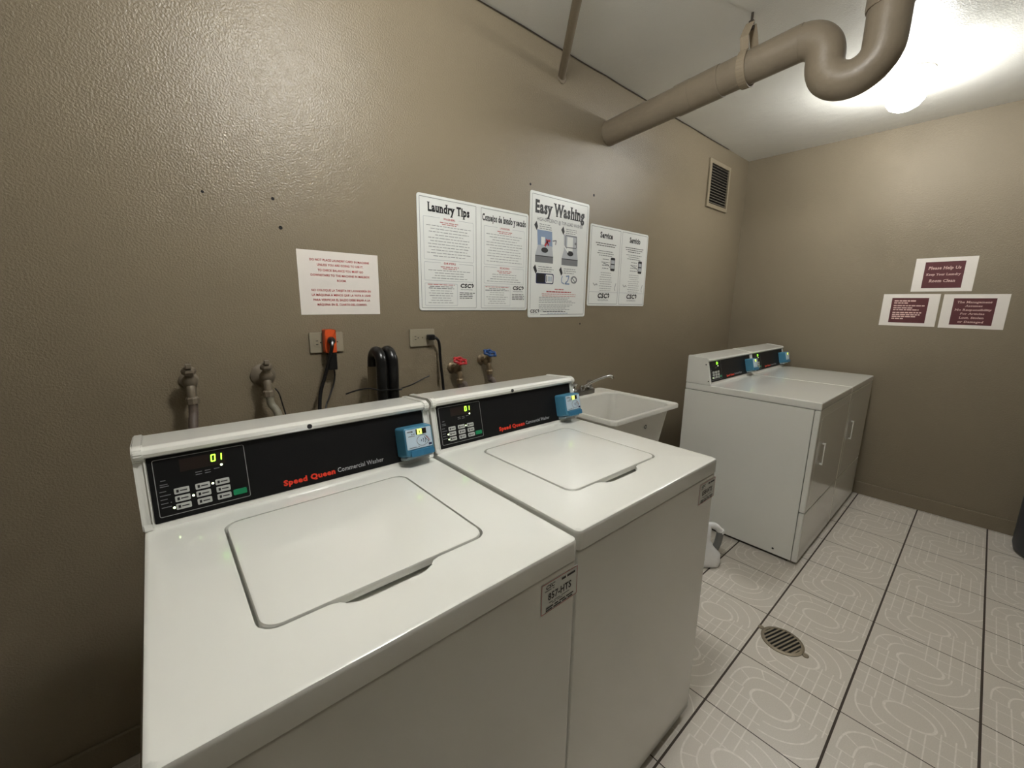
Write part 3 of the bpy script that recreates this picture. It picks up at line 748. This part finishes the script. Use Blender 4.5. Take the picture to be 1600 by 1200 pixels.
# ------------------------------------------------------------------ taps and supply hoses
def tap(x, z, label, kind):
    t = thing('hose_tap', label, 'tap', (x, 0, z), 'hose taps above the washers')
    k = 1.5 if kind == 'flange' else 1
    b = B(); b.lathe([(.024*k, 0), (.0245*k, .004), (.018*k, .009), (.012, .012)], (0, 0, 0), (0, -1, 0), 20); b.make('wall_flange', t, 'galv' if kind in ('plain', 'flange') else 'brass', smooth=True)
    m = 'galv' if kind in ('plain', 'flange') else 'brass'
    b = B(); b.tube([(0, -.008, 0), (0, -.03, 0), (0, -.05, -.004)], .0125, 12)
    b.lathe([(.014, -.02), (.018, -.008), (.019, .006), (.014, .016), (.010, .024), (.010, .034)], (0, -.05, 0), (0, -.45, 1), 16)
    b.tube([(0, -.05, -.002), (0, -.060, -.022), (0, -.064, -.045)], .0118, 12); b.make('body', t, m, smooth=True)
    b = B(); b.lathe([(.016, 0), (.0165, .016), (.012, .022)], (0, -.0635, -.062), (0, .06, 1), 8); b.make('hose_nut', t, m)
    ax = Vector((0, -.45, 1)).normalized(); c = Vector((0, -.05, 0))+ax*.04
    b = B()
    if kind in ('red', 'blue'):
        e1 = Vector((1, 0, 0)); e2 = ax.cross(e1); n = 40
        rad = lambda a: .026+.0035*math.cos(6*a)
        pth = [c+(e1*math.cos(a)+e2*math.sin(a))*rad(a) for a in [2*math.pi*q/n for q in range(n)]]
        lp = []
        for q in range(n):
            p = pth[q]; d = (p-c).normalized()
            lp.append([p+(d*math.cos(g)+ax*math.sin(g))*.0055 for g in [2*math.pi*i/8 for i in range(8)]])
        b.loft(lp+[lp[0]], cap0=False, cap1=False)
        for q in range(3):
            a = 2*math.pi*q/3; d = e1*math.cos(a)+e2*math.sin(a); b.tube([c, c+d*.024], .0042, 6, 0)
        b.lathe([(.009, -.006), (.009, .005), (.005, .008)], c, ax, 12)
        b.make('handle', t, kind+'paint', smooth=50)
    else:
        b.lathe([(.017, -.010), (.018, .0), (.015, .006), (.007, .008), (.006, .018)], c, ax, 6); b.box(-.007, .007, c.y-.018, c.y-.004, c.z+.006, c.z+.02, .002)
        b.make('stem_nut', t, 'galv')
    return t
def hose(label, m, x, z, xe, ze):
    b = B(); z0 = z-.058
    b.tube([(x, -.0645, z0), (x+(xe-x)*.2, -.067, z0-.03), (x+(xe-x)*.7, -.078, ze+.03), (xe, -.09, ze), (xe, -.12, ze-.10), (xe, -.20, ze-.2), (xe, -.30, ze-.24), (xe, -.352 if xe < .66 else -.3385, ze-.24)], .0115, 12)
    tag(b.make('supply_hose', None, m, smooth=True), label, 'hose', 'supply hoses behind the washers')
for x, z, lab, kind, hl, hm, xe, ze in (
    (.124, 1.160, 'bare painted tap with no handle, farthest from the outlets', 'plain', 'purple grey hose under the tap farthest from the outlets', 'braid', .116, 1.02),
    (.318, 1.155, 'painted tap with a wide round wall flange', 'flange', 'pale grey hose under the tap with the wide flange', 'greyhose', .336, 1.02),
    (1.050, 1.112, 'tap with a red handle above the second washer', 'red', 'grey brown hose under the red handled tap', 'braid', 1.066, 1.02),
    (1.212, 1.135, 'tap with a blue handle above the second washer', 'blue', 'grey brown hose under the blue handled tap', 'braid', 1.222, 1.02)):
    tap(x, z, lab, kind); hose(hl, hm, x, z, xe, ze)
b = B(); b.tube([(.336, -.068, 1.118), (.345, -.075, 1.10), (.352, -.078, 1.06), (.358, -.085, 1.02), (.36, -.15, .94), (.36, -.346, .92)], .0022, 6)
tag(b.make('thin_wire', None, 'blackrub', smooth=True), 'thin black wire hanging beside the pale grey hose', 'wire')

# drain hoses over two standpipes, bound by a cable tie
for x, lab, sl in ((.655, 'glossy black drain hose with the open bend, nearer the outlets with the notice', 'painted standpipe under the black hose nearer the orange plug'),
                   (.6965, 'glossy black drain hose nearer the red handled tap', 'painted standpipe under the black hose nearer the red tap')):
    y1, y0, zc, rb = -.163, -.087, 1.178, .038
    pth = [(x, -.352 if x < .66 else -.3385, .70), (x, -.30, .70), (x, -.22, .76), (x, -.175, .90), (x, y1, 1.05), (x, y1, zc-.03)]
    pth += [(x, (y0+y1)/2-rb*math.cos(a), zc+rb*1.12*math.sin(a)) for a in [math.pi*k/6 for k in range(7)]] + [(x, y0, zc-.014)]
    b = B(); b.tube(pth, .0192, 16, 5); tag(b.make('drain_hose', None, 'blackrub', smooth=True), lab, 'hose', 'black drain hoses')
    b = B(); b.tube([(x, 0, 1.02), (x, -.05, 1.02), (x, y0+.01, 1.03), (x, y0, 1.055), (x, y0, 1.10), (x, y0, zc-.014)], .0205, 18, 5); tag(b.make('standpipe', None, 'wall', smooth=40), sl, 'pipe', 'standpipes behind the washers')
b = B()
pts = [(.536, -.13, 1.082), (.575, -.135, 1.092), (.612, -.15, 1.096), (.635, -.186, 1.092), (.655, -.1835, 1.090), (.69, -.1835, 1.087), (.718, -.18, 1.084), (.735, -.15, 1.082), (.78, -.135, 1.086), (.83, -.13, 1.102), (.862, -.13, 1.112)]
b.tube(pts, .0026, 6, 5); tag(b.make('cable_tie', None, 'blackrub', smooth=True), 'thin dark tie around the two black drain hoses, both tails loose', 'cable tie')

# ------------------------------------------------------------------ overhead drain pipe with trap, its hanger, and the thin pipe
PX, PZ, PR = 2.085, 2.318, .0625
t = thing('overhead_drain_pipe', 'thick taupe drain pipe with a curved trap under the ceiling', 'pipe', (PX, 0, PZ))
trap_c = .105
SL = .088                                           # the pipe climbs gently away from the wall
zp = lambda y: -y*SL
ye = -.885
p = [(0, .0, 0), (0, -.3, zp(-.3)), (0, -.62, zp(-.62)), (0, ye, zp(ye))]
def arc(cy, cz, r, a0, a1, n=7): return [(0, cy+r*math.cos(math.radians(a0+(a1-a0)*k/n)), cz+r*math.sin(math.radians(a0+(a1-a0)*k/n))) for k in range(n+1)]
r1, r2 = .085, .085
ze = zp(ye)
p += arc(ye-.012, ze-r1, r1, 90, 180)[0:]
yc = ye-.012-r1
p += arc(yc-r2, ze-r1-.013, r2, 0, -180, 10)
yr = yc-2*r2
p += [(0, yr, .06), (0, yr, .14), (0, yr, ROOM_Z-PZ)]
b = B(); b.tube(p, PR, 24, 3); b.make('trap_pipe', t, 'pipe', smooth=60)
for y0, y1, rr_ in ((-.40, -.47, .0665), (-.47, -.60, .0655)):
    b = B(); b.tube([(0, y0, zp(y0)), (0, y1, zp(y1))], rr_, 24, 0); b.make('coupling', t, 'pipe', smooth=60)
b = B(); b.lathe([(.066, .085), (.068, .09), (.068, .16), (.066, ROOM_Z-PZ-.0)], (0, yr, 0), n=24); b.make('hub', t, 'pipe', smooth=40)

t = thing('pipe_hanger', 'strap hanger on a thin rod holding the thick drain pipe', 'hanger', (PX, -.70, PZ+.062))
b = B()
n = 28; R0, R1, hw_ = .0665, .0695, .016
path = [(math.cos(a)*R1, math.sin(a)*R1) for a in [math.radians(-235+290*k/n) for k in range(n+1)]]
path = [(path[0][0]+.012, .16)] + [(-.034, .135), (-.055, .10)] + path + [(.055, .10), (.034, .135), (.012, .165)]
path[0] = (-.012, .165)
for (a, c), (e, g) in zip(path, path[1:]):
    L = math.hypot(e-a, g-c); nx, ny = (g-c)/L*.002, -(e-a)/L*.002
    b.loft([[(a-nx, y, c-ny), (a+nx, y, c+ny), (e+nx, y, g+ny), (e-nx, y, g-ny)] for y in (-hw_, hw_)])
b.make('strap', t, 'pipeband')
b = B(); b.tube([(0, 0, .150), (0, 0, ROOM_Z-PZ-.062)], .005, 8, 0); b.lathe([(.011, .165), (.011, .176)], (0, 0, 0), n=6); b.lathe([(.011, .146), (.011, .156)], (0, 0, 0), n=6); b.make('threaded_rod', t, 'rod')

t = thing('thin_ceiling_pipe', 'thin brown pipe slanting from the wall along the ceiling', 'pipe', (1.695, 0, 2.468))
dx, dy, dz = 1.391-1.695, -.356, 2.505-2.468
b = B(); b.tube([(0, -.0, 0), (dx, dy, dz), (dx*2.6, dy*2.6, dz*2.6)], .0185, 16, 0); b.make('conduit', t, 'pipe', smooth=60)
b = B(); b.lathe([(.027, 0), (.027, .006), (.02, .012)], (0, 0, 0), (0, -1, 0), 18); b.make('wall_collar', t, 'pipe', smooth=40)

# ------------------------------------------------------------------ floor drain, jug, bin
t = thing('floor_drain', 'round metal floor drain with slots in the tiled floor', 'drain', (1.932, -1.172, 0))
F = Fr((0, 0, 0), (1, 0, 0), (0, 1, 0))
b = B(); b.lathe([(.079, 0), (.079, .003), (.074, .005), (.066, .005), (.066, .0015)], (0, 0, 0), n=36, caps=False); b.make('rim', t, 'drain', smooth=30)
b = B(); b.disc(F, 0, 0, .0665, .0016, 36); b.make('sump', t, 'hole')
b = B()
for k in range(-4, 5):
    d = k*.0148; L = math.sqrt(max(.0664**2-d*d, 0))
    b.box(-L, L, d-.0034, d+.0034, .0018, .0048)
o = b.make('grate', t, 'drain'); o.rotation_euler = (0, 0, math.radians(-17))
for a in (80, 262):
    c, s_ = math.cos(math.radians(a)), math.sin(math.radians(a))
    b = B(); b.lathe([(.012, 0), (.012, .003), (.009, .0045)], (c*.088, s_*.088, 0), n=12); b.make('lug', t, 'drain')

t = thing('plastic_jug', 'white plastic jug with a grey grip on the floor by the dryer', 'jug', (2.235, -.715, 0)); t.rotation_euler = (0, 0, math.radians(-41))
b = B()
def jl(hx, hy, cx, z): return [(cx+a, c, z) for a, c in rr(-hx, hx, -hy, hy, min(hx, hy)*.6, 5)]
b.loft([jl(.07, .05, -.03, 0), jl(.082, .06, -.03, .008), jl(.085, .062, -.03, .03), jl(.082, .06, -.03, .075), jl(.062, .05, -.045, .11), jl(.05, .045, -.055, .15), jl(.05, .045, -.055, .185), jl(.045, .04, -.05, .215), jl(.025, .025, -.045, .24), jl(.02, .02, -.045, .265)])
b.make('body', t, 'jug', smooth=50)
b = B(); b.lathe([(.025, .25), (.025, .275), (.022, .28)], (-.045, 0, 0), n=18); b.make('cap', t, 'jug', smooth=40)
b = B(); b.tube([(-.02, 0, .225), (.02, 0, .222), (.055, 0, .19)], .017, 12); b.tube([(.055, 0, .195), (.062, 0, .18)], .019, 12, 0); b.make('handle', t, 'jug', smooth=50)
b = B(); b.tube([(.057, 0, .188), (.05, 0, .13), (.036, 0, .075)], .0185, 14); part_label(b.make('grip', t, 'greygrip', smooth=50), 'grey grip')

t = thing('trash_bin', 'dark charcoal trash bin with a flared lid by the end wall', 'bin', (3.785, -2.03, 0))
b = B(); b.lathe([(.165, 0), (.196, .012), (.205, .05), (.208, .50), (.2, .53)], (0, 0, 0), n=40); b.make('body', t, 'bin', smooth=40)
b = B(); b.lathe([(.20, .53), (.238, .535), (.242, .55), (.232, .575), (.19, .64), (.12, .68), (.02, .695)], (0, 0, 0), n=40); b.make('lid', t, 'bin', smooth=30)
